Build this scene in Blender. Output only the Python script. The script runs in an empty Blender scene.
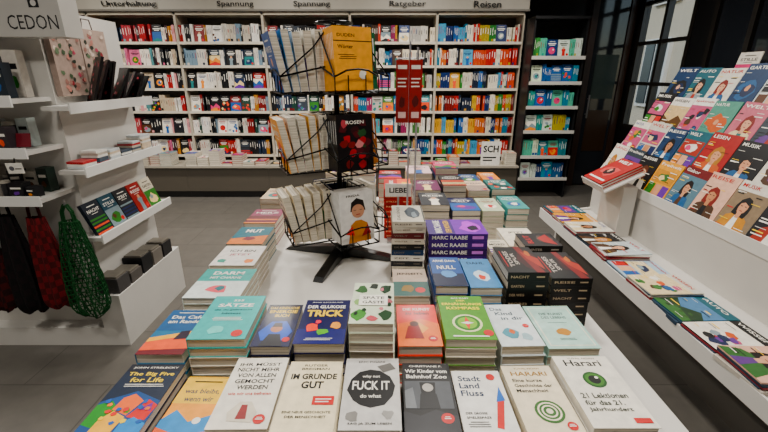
import bpy, math, random
from mathutils import Matrix, Vector
R = random.Random(23)
T = Matrix.Translation
def RZ(a): return Matrix.Rotation(math.radians(a), 4, 'Z')
def RX(a): return Matrix.Rotation(math.radians(a), 4, 'X')
def RY(a): return Matrix.Rotation(math.radians(a), 4, 'Y')
I4 = Matrix.Identity(4)
def frame(o, x, y):
    x = Vector(x).normalized(); y = Vector(y).normalized(); z = x.cross(y)
    M = Matrix((x, y, z)).transposed().to_4x4(); M.translation = Vector(o); return M
def lin(c):
    l = [(v/12.92 if v <= .04045 else ((v+.055)/1.055)**2.4) for v in c]
    y = .3*l[0]+.55*l[1]+.15*l[2]
    l = [min(.9, max(.004, y+(v-y)*1.25)) for v in l]
    return tuple(v**1.15 for v in l)
def H(s):
    return tuple(int(s[i:i+2], 16)/255 for i in (0, 2, 4))
def mute(c, k=.22):
    y = sum(c)/3; return tuple(v*(1-k)+y*k*.95 for v in c)

# ---------------------------------------------------------------- materials
MATS = {}
def newmat(name):
    m = bpy.data.materials.new(name); m.use_nodes = True
    nt = m.node_tree; return m, nt, nt.nodes['Principled BSDF']
def attr_mat(name, rough, coat=0.0, metal=0.0, noise=0.06, scale=60, spec=.5):
    m, nt, b = newmat(name)
    a = nt.nodes.new('ShaderNodeVertexColor'); a.layer_name = 'Col'
    n = nt.nodes.new('ShaderNodeTexNoise'); n.inputs['Scale'].default_value = scale; n.inputs['Detail'].default_value = 5
    mr = nt.nodes.new('ShaderNodeMapRange'); mr.inputs['From Min'].default_value = .25; mr.inputs['From Max'].default_value = .75
    mr.inputs['To Min'].default_value = 1-noise; mr.inputs['To Max'].default_value = 1+noise*.4
    mx = nt.nodes.new('ShaderNodeVectorMath'); mx.operation = 'SCALE'
    tc = nt.nodes.new('ShaderNodeTexCoord'); nt.links.new(tc.outputs['Object'], n.inputs['Vector'])
    nt.links.new(n.outputs['Fac'], mr.inputs['Value'])
    nt.links.new(a.outputs['Color'], mx.inputs[0]); nt.links.new(mr.outputs[0], mx.inputs['Scale'])
    nt.links.new(mx.outputs[0], b.inputs['Base Color'])
    b.inputs['Roughness'].default_value = rough
    b.inputs['Coat Weight'].default_value = coat
    b.inputs['Coat Roughness'].default_value = .12
    b.inputs['Metallic'].default_value = metal
    b.inputs['Specular IOR Level'].default_value = spec
    MATS[name] = m
attr_mat('print', .42, .06, 0, .18, 45, .28)
attr_mat('matte', .85, 0, 0, .25, 90, .2)
attr_mat('laminate', .42, .05, 0, .05, 8)
attr_mat('metal', .35, 0, .8)
attr_mat('plastic', .3, .2)
m, nt, b = newmat('pages')
tc = nt.nodes.new('ShaderNodeTexCoord'); mp = nt.nodes.new('ShaderNodeMapping')
mp.inputs['Scale'].default_value = (3, 3, 900)
n = nt.nodes.new('ShaderNodeTexNoise'); n.inputs['Scale'].default_value = 1.0
cr = nt.nodes.new('ShaderNodeValToRGB')
cr.color_ramp.elements[0].position = .3; cr.color_ramp.elements[0].color = (*lin(H('9d9585')), 1)
cr.color_ramp.elements[1].position = .65; cr.color_ramp.elements[1].color = (*lin(H('e4ddd0')), 1)
nt.links.new(tc.outputs['Object'], mp.inputs['Vector']); nt.links.new(mp.outputs[0], n.inputs['Vector'])
nt.links.new(n.outputs['Fac'], cr.inputs['Fac']); nt.links.new(cr.outputs['Color'], b.inputs['Base Color'])
b.inputs['Roughness'].default_value = .85
MATS['pages'] = m
m, nt, b = newmat('floor_tiles')
tc = nt.nodes.new('ShaderNodeTexCoord')
br = nt.nodes.new('ShaderNodeTexBrick'); br.offset = 0.5; br.squash = 1
br.inputs['Scale'].default_value = 1; br.inputs['Brick Width'].default_value = .9; br.inputs['Row Height'].default_value = .45
br.inputs['Mortar Size'].default_value = .003
br.inputs['Color1'].default_value = (*lin(H('66635e')), 1); br.inputs['Color2'].default_value = (*lin(H('605d58')), 1)
br.inputs['Mortar'].default_value = (*lin(H('474440')), 1)
n = nt.nodes.new('ShaderNodeTexNoise'); n.inputs['Scale'].default_value = 14; n.inputs['Detail'].default_value = 8
mr = nt.nodes.new('ShaderNodeMapRange'); mr.inputs['To Min'].default_value = .7; mr.inputs['To Max'].default_value = 1.2
mx = nt.nodes.new('ShaderNodeVectorMath'); mx.operation = 'SCALE'
nt.links.new(tc.outputs['Object'], br.inputs['Vector']); nt.links.new(tc.outputs['Object'], n.inputs['Vector'])
nt.links.new(n.outputs['Fac'], mr.inputs['Value']); nt.links.new(br.outputs['Color'], mx.inputs[0]); nt.links.new(mr.outputs[0], mx.inputs['Scale'])
nt.links.new(mx.outputs[0], b.inputs['Base Color']); b.inputs['Roughness'].default_value = .42
MATS['floor'] = m
m, nt, b = newmat('dark_glass'); b.inputs['Base Color'].default_value = (.012, .014, .018, 1); b.inputs['Roughness'].default_value = .08
MATS['darkglass'] = m
def plaster(name, a, c):
    m, nt, b = newmat(name)
    n = nt.nodes.new('ShaderNodeTexNoise'); n.inputs['Scale'].default_value = 40
    cr = nt.nodes.new('ShaderNodeValToRGB'); cr.color_ramp.elements[0].color = (*a, 1); cr.color_ramp.elements[1].color = (*c, 1)
    nt.links.new(n.outputs['Fac'], cr.inputs['Fac']); nt.links.new(cr.outputs['Color'], b.inputs['Base Color']); b.inputs['Roughness'].default_value = .9
    MATS[name] = m
plaster('plaster', (.45, .43, .4), (.55, .53, .5)); plaster('ceiling_plaster', (.12, .12, .12), (.18, .18, .18))
m = bpy.data.materials.new('window_glass'); m.use_nodes = True; nt = m.node_tree; nt.nodes.clear()
o = nt.nodes.new('ShaderNodeOutputMaterial'); mi = nt.nodes.new('ShaderNodeMixShader'); tr = nt.nodes.new('ShaderNodeBsdfTransparent'); gl = nt.nodes.new('ShaderNodeBsdfGlossy')
gl.inputs['Roughness'].default_value = .02; mi.inputs['Fac'].default_value = .06; tr.inputs['Color'].default_value = (.85, .88, .88, 1)
nt.links.new(tr.outputs[0], mi.inputs[1]); nt.links.new(gl.outputs[0], mi.inputs[2]); nt.links.new(mi.outputs[0], o.inputs[0])
MATS['glass'] = m

# ---------------------------------------------------------------- mesh builder
class MB:
    def __init__(s): s.v = []; s.f = []; s.c = []; s.m = []
    def face(s, pts, col, mat='print'):
        i = len(s.v); s.v += [tuple(p) for p in pts]; s.f.append(tuple(range(i, i+len(pts)))); s.c.append(col); s.m.append(mat)
    def box(s, M, x0, x1, y0, y1, z0, z1, col, mat='print'):
        i = len(s.v)
        for z in (z0, z1):
            for x, y in ((x0, y0), (x1, y0), (x1, y1), (x0, y1)):
                s.v.append(tuple(M @ Vector((x, y, z))))
        for f in ((3, 2, 1, 0), (4, 5, 6, 7), (0, 1, 5, 4), (1, 2, 6, 5), (2, 3, 7, 6), (3, 0, 4, 7)):
            s.f.append(tuple(i+k for k in f)); s.c.append(col); s.m.append(mat)
    def prism(s, M, prof, x0, x1, col, mat='laminate'):
        n = len(prof); i = len(s.v)
        for x in (x0, x1):
            for y, z in prof: s.v.append(tuple(M @ Vector((x, y, z))))
        s.f.append(tuple(i+k for k in reversed(range(n)))); s.f.append(tuple(i+n+k for k in range(n)))
        for k in range(n):
            s.f.append((i+k, i+(k+1) % n, i+n+(k+1) % n, i+n+k))
        for _ in range(n+2): s.c.append(col); s.m.append(mat)
    def tube(s, p0, p1, r, col=(.03, .03, .03), mat='metal', seg=6, r1=None):
        p0 = Vector(p0); p1 = Vector(p1); d = (p1-p0).normalized()
        a = d.orthogonal().normalized(); bb = d.cross(a); i = len(s.v); r1 = r if r1 is None else r1
        for p, rr in ((p0, r), (p1, r1)):
            for k in range(seg):
                t = 2*math.pi*k/seg; s.v.append(tuple(p+a*math.cos(t)*rr+bb*math.sin(t)*rr))
        for k in range(seg):
            s.f.append((i+k, i+(k+1) % seg, i+seg+(k+1) % seg, i+seg+k)); s.c.append(col); s.m.append(mat)
        s.f.append(tuple(i+k for k in reversed(range(seg)))); s.c.append(col); s.m.append(mat)
        s.f.append(tuple(i+seg+k for k in range(seg))); s.c.append(col); s.m.append(mat)
    def path(s, pts, r, col=(.03, .03, .03), mat='metal', closed=False, seg=6):
        for a, b2 in zip(pts, pts[1:] + ([pts[0]] if closed else [])):
            if (Vector(a)-Vector(b2)).length > 1e-5: s.tube(a, b2, r, col, mat, seg)
    def build(s, name, smooth=False):
        me = bpy.data.meshes.new(name)
        c = [(min(v[k] for v in s.v)+max(v[k] for v in s.v))/2 for k in range(3)]
        c[2] = min(v[2] for v in s.v)
        me.from_pydata([(v[0]-c[0], v[1]-c[1], v[2]-c[2]) for v in s.v], [], s.f)
        used = []
        for q in s.m:
            if q not in used: used.append(q)
        for q in used: me.materials.append(MATS[q])
        me.polygons.foreach_set('material_index', [used.index(q) for q in s.m])
        ca = me.color_attributes.new('Col', 'FLOAT_COLOR', 'CORNER')
        arr = []
        for f, col in zip(s.f, s.c):
            l = lin(col)
            for _ in f: arr += [l[0], l[1], l[2], 1]
        ca.data.foreach_set('color', arr)
        if smooth: me.polygons.foreach_set('use_smooth', [True]*len(s.f))
        me.update()
        ob = bpy.data.objects.new(name, me); bpy.context.scene.collection.objects.link(ob); ob.location = c
        return ob

_tc = {}
def text_mesh(t, bold):
    k = (t, bold)
    if k in _tc: return _tc[k]
    cu = bpy.data.curves.new('t', 'FONT'); cu.body = t; cu.resolution_u = 2; cu.offset = bold
    ob = bpy.data.objects.new('t', cu); bpy.context.scene.collection.objects.link(ob)
    dg = bpy.context.evaluated_depsgraph_get(); dg.update()
    me = bpy.data.meshes.new_from_object(ob.evaluated_get(dg))
    vs = [tuple(v.co) for v in me.vertices]; fs = [tuple(p.vertices) for p in me.polygons]
    bpy.data.objects.remove(ob); bpy.data.curves.remove(cu); bpy.data.meshes.remove(me)
    xs = [v[0] for v in vs]; ys = [v[1] for v in vs]
    x0, x1, y0, y1 = min(xs), max(xs), min(ys), max(ys)
    vs = [((v[0]-x0)/(x1-x0), (v[1]-y0)/(y1-y0)) for v in vs]
    _tc[k] = (vs, fs); return _tc[k]

def cover(mb, M, w, l, els, mat='print'):
    for k, e in enumerate(els):
        z = .0003+.0001*k
        if e[0] == 'r':
            _, x0, y0, x1, y1, c = e
            mb.face([M @ Vector((a*w, b2*l, z)) for a, b2 in ((x0, y0), (x1, y0), (x1, y1), (x0, y1))], c, mat)
        elif e[0] == 'c':
            _, cx, cy, r, c = e
            r = min(r, cx, 1-cx) if r < .5 else r
            mb.face([M @ Vector((cx*w+r*w*math.cos(t*math.pi/10), cy*l+r*w*math.sin(t*math.pi/10), z)) for t in range(20)], c, mat)
        elif e[0] == 'p':
            mb.face([M @ Vector((a*w, b2*l, z)) for a, b2 in e[1]], e[2], mat)
        else:
            _, t, x0, y0, x1, y1, c = e[:7]
            vs, fs = text_mesh(t, e[7] if len(e) > 7 else .015)
            i = len(mb.v)
            mb.v += [tuple(M @ Vector(((x0+a*(x1-x0))*w, (y0+b2*(y1-y0))*l, z))) for a, b2 in vs]
            for f in fs: mb.f.append(tuple(i+q for q in f)); mb.c.append(c); mb.m.append(mat)

def books(mb, M, w, l, total, n, cols, els, spine='left', jit=.6, spinetxt=None, stxt_col=(1, 1, 1)):
    th = total/n
    for i in range(n):
        a = R.uniform(-jit, jit) if i < n-1 else 0
        Mi = M @ T((R.uniform(-.0015, .0015)*(jit > 0), R.uniform(-.0015, .0015)*(jit > 0), i*th)) @ RZ(a)
        c = cols[i % len(cols)] if i < n-1 else cols[0]
        X, Y = w/2, l/2; t = .0012; g = .0025; top = th-.0006
        sx0 = -X+t if spine == 'left' else -X+g; sy0 = -Y+t if spine == 'front' else -Y+g
        mb.box(Mi, sx0, X-g, sy0, Y-g, t, top-t, (.9, .88, .83), 'pages')
        mb.box(Mi, -X, X, -Y, Y, 0, t, c)
        mb.box(Mi, -X, X, -Y, Y, top-t, top, c)
        if spine == 'left': mb.box(Mi, -X, -X+t, -Y, Y, t, top-t, c)
        else: mb.box(Mi, -X, X, -Y, -Y+t, t, top-t, c)
        if spine == 'front':
            F = Mi @ frame((-X, -Y, 0), (1, 0, 0), (0, 0, 1))
            if spinetxt: e = [('t', spinetxt, .06, .25, .66, .75, stxt_col, .02), ('r', .74, .3, .93, .7, H('c98ad8'))]
            else: e = [('t', R.choice(WORDS), .08, .36, R.uniform(.4, .6), .64, stxt_col, .02), ('r', .7, .42, .9, .58, stxt_col)]
            cover(mb, F, w, th, e)
        elif spine == 'left':
            F = Mi @ frame((-X, Y, 0), (0, -1, 0), (0, 0, 1))
            cover(mb, F, l, th, [('r', .1, .4, .5, .6, stxt_col)])
    if spine == 'left': F = M @ T((-w/2, -l/2, total-.0006)); cover(mb, F, w, l, els)
    else:
        F = M @ frame((w/2, -l/2, total-.0006), (0, 1, 0), (-1, 0, 0)); cover(mb, F, l, w, els)

W = (.93, .92, .89); K = (.05, .05, .06); RED = H('c0201a'); CREAM = H('ece2cb')
WORDS = ['LIEBE', 'NACHT', 'DAS MEER', 'SOMMER', 'WINTER', 'STILLE', 'MORD', 'DER WEG', 'HERZ', 'ZEIT', 'LICHT', 'WELT', 'GARTEN', 'REISE']
ACC = ['d8921a', 'b8321f', '1f5f98', '3d7a36', 'c7507a', '1c2e58', 'e6d0a0', '67398f', 'd9602a', '18181c', '1f7a7a', '5a3a22', 'efe8da', '8a9aa0']
def blob(cx, cy, rx, ry, n=9):
    ph = R.uniform(0, 6)
    return [(min(1, max(0, cx+rx*math.cos(ph+2*math.pi*i/n)*R.uniform(.6, 1.15))), min(1, max(0, cy+ry*math.sin(ph+2*math.pi*i/n)*R.uniform(.6, 1.15)))) for i in range(n)]
def rnd_cover(base, text=True):
    lum = sum(base)/3; fg = W if lum < .55 else R.choice([K, H('8c2430'), H('1d3a66'), K])
    a1, a2, a3 = (H(R.choice(ACC)) for _ in range(3))
    e = []; k = R.randint(0, 5)
    if k == 0: e += [('r', 0, 0, 1, .56, a1), ('p', blob(.5, .25, .4, .2), a2), ('p', blob(.4, .3, .15, .1), a3)]
    elif k == 1: e += [('c', .5, .36, .3, a1), ('p', blob(.5, .36, .17, .12), a2), ('c', .62, .42, .07, fg)]
    elif k == 2: e += [('r', 0, 0, 1, .6, a3), ('p', [(0, 0), (1, 0), (1, .3), (.6, .5), (.3, .28), (0, .42)], a1), ('p', [(0, 0), (1, 0), (1, .14), (.5, .25), (0, .1)], a2)]
    elif k == 3: e += [('p', [(.35, 0), (.65, 0), (.62, .3), (.7, .42), (.5, .55), (.3, .42), (.38, .3)], a1), ('c', .5, .52, .1, H('d0a384'))]
    elif k == 4:
        for _ in range(7): e.append(('p', blob(R.uniform(.12, .88), R.uniform(.08, .55), .14, .09, 7), R.choice([a1, a2, a3])))
    else:
        for q in range(5): e.append(('r', 0, q*.11, 1, q*.11+.055, R.choice([a1, a2])))
    if text:
        e += [('t', R.choice(WORDS), .12, .68, .88, .78, fg), ('r', .25, .86, .75, .885, fg), ('r', .3, .62, .7, .635, fg)]
    else:
        e += [('r', .14, .74, .86, .8, fg), ('r', .24, .66, .76, .7, fg), ('r', .25, .88, .75, .9, fg)]
    if R.random() < .4: e.append(('c', .82, .14, .11, RED))
    return e

# ================================================================= ROOM
def room():
    mb = MB(); mb.box(I4, -5.2, 3.3, -1.6, 5.8, -.1, 0, (.4, .4, .4), 'floor'); mb.build('floor')
    mb = MB(); mb.box(I4, -5.2, 3.3, -1.6, 5.8, 3.0, 3.1, W, 'ceiling_plaster'); mb.build('ceiling')
    mb = MB(); mb.box(I4, -5.2, -5.1, -1.6, 5.8, 0, 3, W, 'plaster'); mb.build('wall_left')
    mb = MB(); mb.box(I4, -5.1, 3.2, -1.6, -1.5, 0, 3, W, 'plaster'); mb.build('wall_front')
    mb = MB(); mb.box(I4, -5.1, 1.74, 5.66, 5.76, 0, 3, W, 'plaster'); mb.box(I4, 1.74, 3.2, 5.66, 5.76, 0, 3, H('161618'), 'laminate'); mb.build('wall_back')
    D = H('111113')
    mb = MB()
    mb.box(I4, 3.2, 3.3, -1.6, 5.8, 0, .85, D, 'laminate'); mb.box(I4, 3.2, 3.3, -1.6, 5.8, 2.8, 3, D, 'laminate')
    for a, c in ((-1.6, 0.4), (1.5, 1.9), (3.0, 3.35), (4.3, 4.55), (5.5, 5.8)): mb.box(I4, 3.2, 3.3, a, c, .85, 2.8, D, 'laminate')
    mb.build('wall_right')
    for i, (a, c, g) in enumerate(((.4, 1.5, 'darkglass'), (1.9, 3.0, 'darkglass'), (3.35, 4.3, 'darkglass'), (4.55, 5.5, 'glass'))):
        mb = MB(); fc = H('231f1b')
        for q in (a, c-.05, (a+c)/2-.02): mb.box(I4, 3.19, 3.26, q, q+.05, .85, 2.8, fc, 'laminate')
        for z in ((.85, 2.75) if g == 'darkglass' else (.85, 1.38, 1.85, 2.3, 2.75)): mb.box(I4, 3.195, 3.255, a, c, z, z+.04, fc, 'laminate')
        mb.box(I4, 3.225, 3.23, a+.05, c-.05, .89, 2.75, W, g)
        mb.build('window_%d' % (i+1))
    mb = MB(); fc = H('3b2a20')
    mb.box(I4, 2.62, 2.7, 5.58, 5.655, 0, 2.5, fc, 'laminate'); mb.box(I4, 3.1, 3.18, 5.58, 5.655, 0, 2.5, fc, 'laminate')
    mb.box(I4, 2.62, 3.18, 5.58, 5.655, 2.5, 2.58, fc, 'laminate'); mb.box(I4, 2.7, 3.1, 5.6, 5.64, 0.02, 2.5, W, 'darkglass')
    mb.box(I4, 2.76, 3.06, 5.592, 5.6, 1.2, 1.75, H('2e3a35')); mb.box(I4, 2.76, 3.06, 5.592, 5.6, .5, 1.05, H('3a2a1c'))
    mb.tube((2.74, 5.56, .95), (2.74, 5.56, 1.25), .012, (.6, .6, .6)); mb.tube((2.74, 5.56, 1.0), (2.74, 5.61, 1.0), .008, (.6, .6, .6)); mb.tube((2.74, 5.56, 1.2), (2.74, 5.61, 1.2), .008, (.6, .6, .6))
    mb.build('door_1')
    mb = MB(); mb.box(I4, -5.1, 1.72, 5.28, 5.66, 2.215, 3.0, H('b0aca2'), 'laminate'); mb.box(I4, -5.1, 1.73, 5.265, 5.28, 2.215, 2.235, H('77746e'), 'laminate')
    mb.build('trim_1')
    mb = MB(); mb.box(I4, 1.74, 3.2, 4.95, 5.66, 2.5, 3.0, H('101011'), 'laminate'); mb.build('trim_2')
    for t, x in (('Unterhaltung', -3.0), ('Spannung', -1.75), ('Spannung', -.85), ('Ratgeber', .28), ('Reisen', 1.22)):
        mb = MB(); w = .054*len(t)
        cover(mb, frame((x-w/2, 5.262, 2.25), (1, 0, 0), (0, 0, 1)), w, .085, [('t', t, 0, 0, 1, .85, H('0c0a07'), .015)])
        mb.build('category_lettering')
    mb = MB(); mb.box(I4, 8, 8.3, 1, 16, -1, 9, H('c9bfae'), 'matte')
    for y in range(2, 15, 2):
        for z in (.6, 3.4, 6.2):
            mb.box(I4, 7.9, 8.02, y, y+1.1, z, z+1.9, H('e0ddd6'), 'matte'); mb.box(I4, 7.86, 7.95, y+.1, y+.5, z+.1, z+1.8, H('2d3840'), 'plastic'); mb.box(I4, 7.86, 7.95, y+.6, y+1.0, z+.1, z+1.8, H('2d3840'), 'plastic')
    mb.build('townhouse_facade')
room()

# ================================================================= WALL BOOKCASES
SHZ = [.5, .78, 1.06, 1.34, 1.61, 1.88]
FR = H('bdb6a8')
PAL = {
 'A': ['f1ede4', 'c9b79c', 'd96f94', 'b3202c', 'e6a3a4', '5f9698', '2d3c56', 'f0e6d8', 'b9404a', '1b1b20', '79a2a9', 'cb892b', '4a2a30', 'e8e2d8', '24262c', 'e9e4da', 'ddd4c4'],
 'B': ['1c1d22', 'e8e4dc', '1c2e4a', '8c1420', 'b21a20', 'efe9df', '3c4550', '161618', '7f98a8', 'b97f2b', '101014', '214a3e', 'ece6da', 'd6d0c4', '14161c', 'e0d8ca', 'c6bcac'],
 'D': ['efe9dc', 'c7932b', '1e6f96', '4b8040', 'c8401a', '143b77', 'e9dcc2', '98265a', '4a2f1e', 'b8b4ac', '56a6ad', '1a1b20', 'ece6da', 'd8d2c4', 'e4dccc', 'd9b070'],
 'E': ['c31c12', 'e0a81a', '0f5ea8', '2f8535', 'f0ead8', 'd5700a', '0a7b98', '8a0d1a', 'b9a21c', '142f6b', 'd94f1f', '4fa2c9', 'e0b61a', 'ece4d0', '1c2a44', 'dcd4c0'],
 'T': ['0a8a96', '1ca095', '0f5f96', '43984a', 'd9e6c8', '0b60a6', '5fbfa0', 'c0b040', '0a3a74', '1f8aa6', 'd0dcd0'],
}
def fill_shelf(mb, x0, x1, yf, z, hmax, pal, pface=.1, depth=.14, ystep=.02):
    x = x0; run = 0
    while x < x1-.02:
        if run <= 0 and R.random() < pface and x < x1-.15:
            w = R.uniform(.115, .135); h = R.uniform(.185, .2); c = mute(H(R.choice(pal)))
            M = T((x+w/2+.002, yf+.03, z+.001)) @ RX(82) @ T((0, h/2, -.03))
            mb.box(M, -w/2, w/2, -h/2, h/2, 0, .028, c)
            cover(mb, M @ T((-w/2, -h/2, .028)), w, h, rnd_cover(c, False)); x += w+.008; continue
        if run <= 0: run = R.randint(1, 4); c = mute(H(R.choice(pal))); w0 = R.uniform(.013, .034); h0 = R.choice([.165, .18, .19, .19, .2, .205])
        run -= 1
        w = w0; h = min(h0*R.uniform(.99, 1.01), hmax); yo = yf+ystep+R.uniform(0, .015)
        if x+w > x1: break
        mb.box(I4, x+.0009, x+w-.0009, yo, yo+depth, z+.001, z+h, c)
        fg = W if sum(c)/3 < .5 else R.choice([K, H('a02c33'), H('27406b')])
        a = R.uniform(.4, .55); b2 = R.uniform(.7, .92); q = R.uniform(.36, .43)
        mb.face([(x+w*q, yo-.0006, z+h*a), (x+w*(1-q), yo-.0006, z+h*a), (x+w*(1-q), yo-.0006, z+h*b2), (x+w*q, yo-.0006, z+h*b2)], fg)
        if R.random() < .35: mb.face([(x+w*.1, yo-.0006, z+h*.05), (x+w*.9, yo-.0006, z+h*.05), (x+w*.9, yo-.0006, z+h*.2), (x+w*.1, yo-.0006, z+h*.2)], mute(H(R.choice(pal))))
        x += w
        if R.random() < .04: x += R.uniform(.01, .04)
pal_order = ['E', 'D', 'B', 'B', 'A', 'A', 'A']
for k in range(6):
    xr = 1.69-1.05*k; xl = xr-1.05
    mb = MB()
    mb.box(I4, xl+.001, xl+.013, 5.3, 5.64, .0, 2.21, FR, 'laminate'); mb.box(I4, xr-.013, xr-.001, 5.3, 5.64, .0, 2.21, FR, 'laminate')
    mb.box(I4, xl+.013, xr-.013, 5.62, 5.64, .08, 2.2, H('5f584e'), 'laminate')
    for z in SHZ: mb.box(I4, xl+.013, xr-.013, 5.3, 5.62, z-.02, z, FR, 'laminate')
    for z in SHZ: mb.box(I4, xl+.013, xr-.013, 5.294, 5.3, z-.026, z+.004, H('cfc9bc'), 'laminate')
    mb.box(I4, xl+.001, xr-.001, 5.3, 5.64, 2.18, 2.21, FR, 'laminate')
    mb.box(I4, xl+.001, xr-.001, 4.93, 5.3, .40, .425, H('a7a196'), 'laminate')
    mb.box(I4, xl+.001, xr-.001, 4.97, 5.3, .09, .40, H('5a554d'), 'laminate')
    mb.box(I4, xl+.001, xr-.001, 5.02, 5.3, 0, .09, H('111112'), 'laminate')
    mb.build('wall_bookcase')
    pal = PAL[pal_order[k]]
    mb = MB()
    for z in SHZ: fill_shelf(mb, xl+.018, xr-.018, 5.3, z, .235, pal, .22 if pal_order[k] != 'E' else .03)
    mb.build('shelved_books')
    mb = MB(); x = xl+.03
    while x < xr-.15:
        w = R.uniform(.125, .14); n = R.randint(1, 7); c = mute(H(R.choice(pal)))
        if not (k == 0 and 1.14 < x+w/2 < 1.54): books(mb, T((x+w/2, 5.06+R.uniform(-.02, .02), .426)), w, .2, n*.026, n, [c, mute(H(R.choice(pal)))], rnd_cover(c, False), 'left')
        x += w+.012
    mb.build('display_books')
def travel():
    x0, x1 = 1.71, 2.33; y0 = 4.98
    mb = MB(); C = H('141517')
    mb.box(I4, x0, x0+.02, y0+.02, 5.3, 0, 2.1, C, 'laminate'); mb.box(I4, x1-.02, x1, y0+.02, 5.3, 0, 2.1, C, 'laminate'); mb.box(I4, x0, x1, 5.28, 5.3, 0, 2.1, C, 'laminate')
    zs = [.26, .54, .85, 1.14, 1.42, 1.70]
    for z in zs:
        mb.box(I4, x0+.02, x1-.02, y0, 5.28, z-.02, z, H('a5a39d'), 'laminate'); mb.box(I4, x0, x1, y0-.01, y0, z-.028, z+.01, H('c8c6c0'), 'laminate')
    mb.box(I4, x0, x1, y0, 5.3, 2.1, 2.13, C, 'laminate'); mb.build('travel_guide_shelf')
    mb = MB()
    for z in zs: fill_shelf(mb, x0+.03, x1-.03, y0, z, .21, PAL['T'], .45, .12, .03)
    mb.build('travel_guides')
travel()

# ================================================================= DISPLAY TABLE
mb = MB(); TW = H('d6d3cd')
mb.box(I4, -.68, .68, .42, 2.5, .715, .75, TW, 'laminate')
mb.box(I4, -.66, .66, .44, 2.48, .64, .715, H('cfccc6'), 'laminate')
for x in (-.6, .54):
    mb.box(I4, x, x+.06, .5, 2.42, .06, .64, H('cfccc6'), 'laminate')
mb.box(I4, -.54, .54, .6, 2.3, .2, .23, TW, 'laminate')
for x in (-.6, .54):
    for y in (.5, 2.36): mb.box(I4, x, x+.06, y, y+.06, 0, .06, (.3, .3, .3), 'metal')
mb.build('display_table')

def stack(name, x0, x1, y0, y1, zt, n, cols, els, spine='left', rz=0, zb=.7505, **kw):
    mb = MB(); books(mb, T(((x0+x1)/2, (y0+y1)/2, zb)) @ RZ(rz), x1-x0, y1-y0, zt-zb, n, cols, els, spine, **kw)
    return mb.build(name)
def st(x, y, r=.1): return [('c', x, y, r, RED), ('r', x-.06, y-.008, x+.06, y+.004, W), ('r', x-.045, y+.014, x+.045, y+.022, W)]
def lines(x0, x1, y, n, col, dy=.03):
    return [('r', x0+R.uniform(0, .06), y-i*dy, x1-R.uniform(0, .08), y-i*dy+.009, col) for i in range(n)]
P = 'paperback_stack'
# row 1
stack(P, -.612, -.484, .60, .80, .835, 4, [H('12263c')], [('r', 0, .88, 1, 1, H('0d1828')), ('t', 'JOHN STRELECKY', .08, .92, .92, .955, W), ('t', 'The Big Five', .08, .79, .92, .865, H('f3d34c')), ('t', 'for Life', .2, .7, .8, .775, H('f3d34c'))] + lines(.12, .88, .66, 2, W) +
   [('p', [(0, 0), (1, 0), (1, .42), (.5, .56), (0, .4)], H('1b4f80')), ('p', [(.0, .1), (.25, .05), (.4, .3), (.2, .42), (0, .36)], H('2f8a3a')), ('p', [(.3, .3), (.6, .22), (.72, .42), (.5, .52), (.35, .46)], H('e67a1c')), ('p', [(.62, .2), (.95, .16), (1, .36), (.8, .44)], H('c8271e')), ('p', [(.2, 0), (.55, 0), (.6, .2), (.35, .28), (.22, .16)], H('efb91c')), ('p', [(.6, 0), (1, 0), (1, .12), (.75, .2), (.6, .12)], H('1f8cc4')), ('p', [(.75, .3), (.95, .28), (.9, .4)], H('7a3a8a'))] + [('p', blob(R.uniform(.1, .9), R.uniform(.05, .45), .06, .035, 5), H(R.choice(['f0d040', 'd04020', '30a050', '2060a0', 'e08030']))) for _ in range(14)])
stack(P, -.474, -.364, .60, .785, .81, 3, [H('e9a81c')], [('r', 0, .55, 1, 1, H('f0c743')), ('t', 'was bleibt,', .12, .7, .85, .79, H('2a3a60')), ('t', 'wenn wir', .2, .58, .8, .66, H('2a3a60')), ('p', [(0, 0), (1, 0), (1, .4), (.55, .28), (.2, .45), (0, .3)], H('2a8cc0')), ('p', [(0, 0), (1, 0), (1, .16), (.5, .1), (0, .2)], H('e07020')), ('c', .7, .3, .08, W), ('r', .2, .9, .8, .92, K)], rz=-1.5)
stack(P, -.355, -.232, .60, .81, .845, 4, [H('ebe6da')], [('t', 'IHR MÜSST', .1, .87, .9, .93, K, .02), ('t', 'NICHT MEHR', .1, .78, .9, .84, K, .02), ('t', 'VON ALLEN', .14, .69, .86, .75, K, .02), ('t', 'GEMOCHT', .14, .60, .86, .66, K, .02), ('t', 'WERDEN', .22, .51, .78, .57, K, .02), ('t', 'wie wir uns befreien', .12, .43, .88, .47, RED), ('p', [(.3, .1), (.7, .08), (.75, .2), (.6, .34), (.4, .34), (.25, .2)], H('d8d0c0')), ('p', [(.42, .12), (.6, .12), (.55, .3), (.45, .3)], H('8a3030'))] + st(.82, .12, .1), rz=.8)
stack(P, -.225, -.099, .60, .805, .84, 4, [H('ece2c6')], [('t', 'RUTGER', .28, .91, .72, .945, K), ('t', 'BREGMAN', .24, .85, .76, .885, K), ('t', 'IM GRUNDE', .08, .70, .92, .79, K, .035), ('t', 'GUT', .3, .56, .7, .67, K, .035), ('t', 'EINE NEUE GESCHICHTE', .1, .22, .9, .25, K), ('t', 'DER MENSCHHEIT', .16, .16, .84, .19, K), ('r', .56, .33, .93, .45, RED), ('r', .61, .40, .88, .415, W), ('r', .61, .365, .84, .38, W)])
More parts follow.
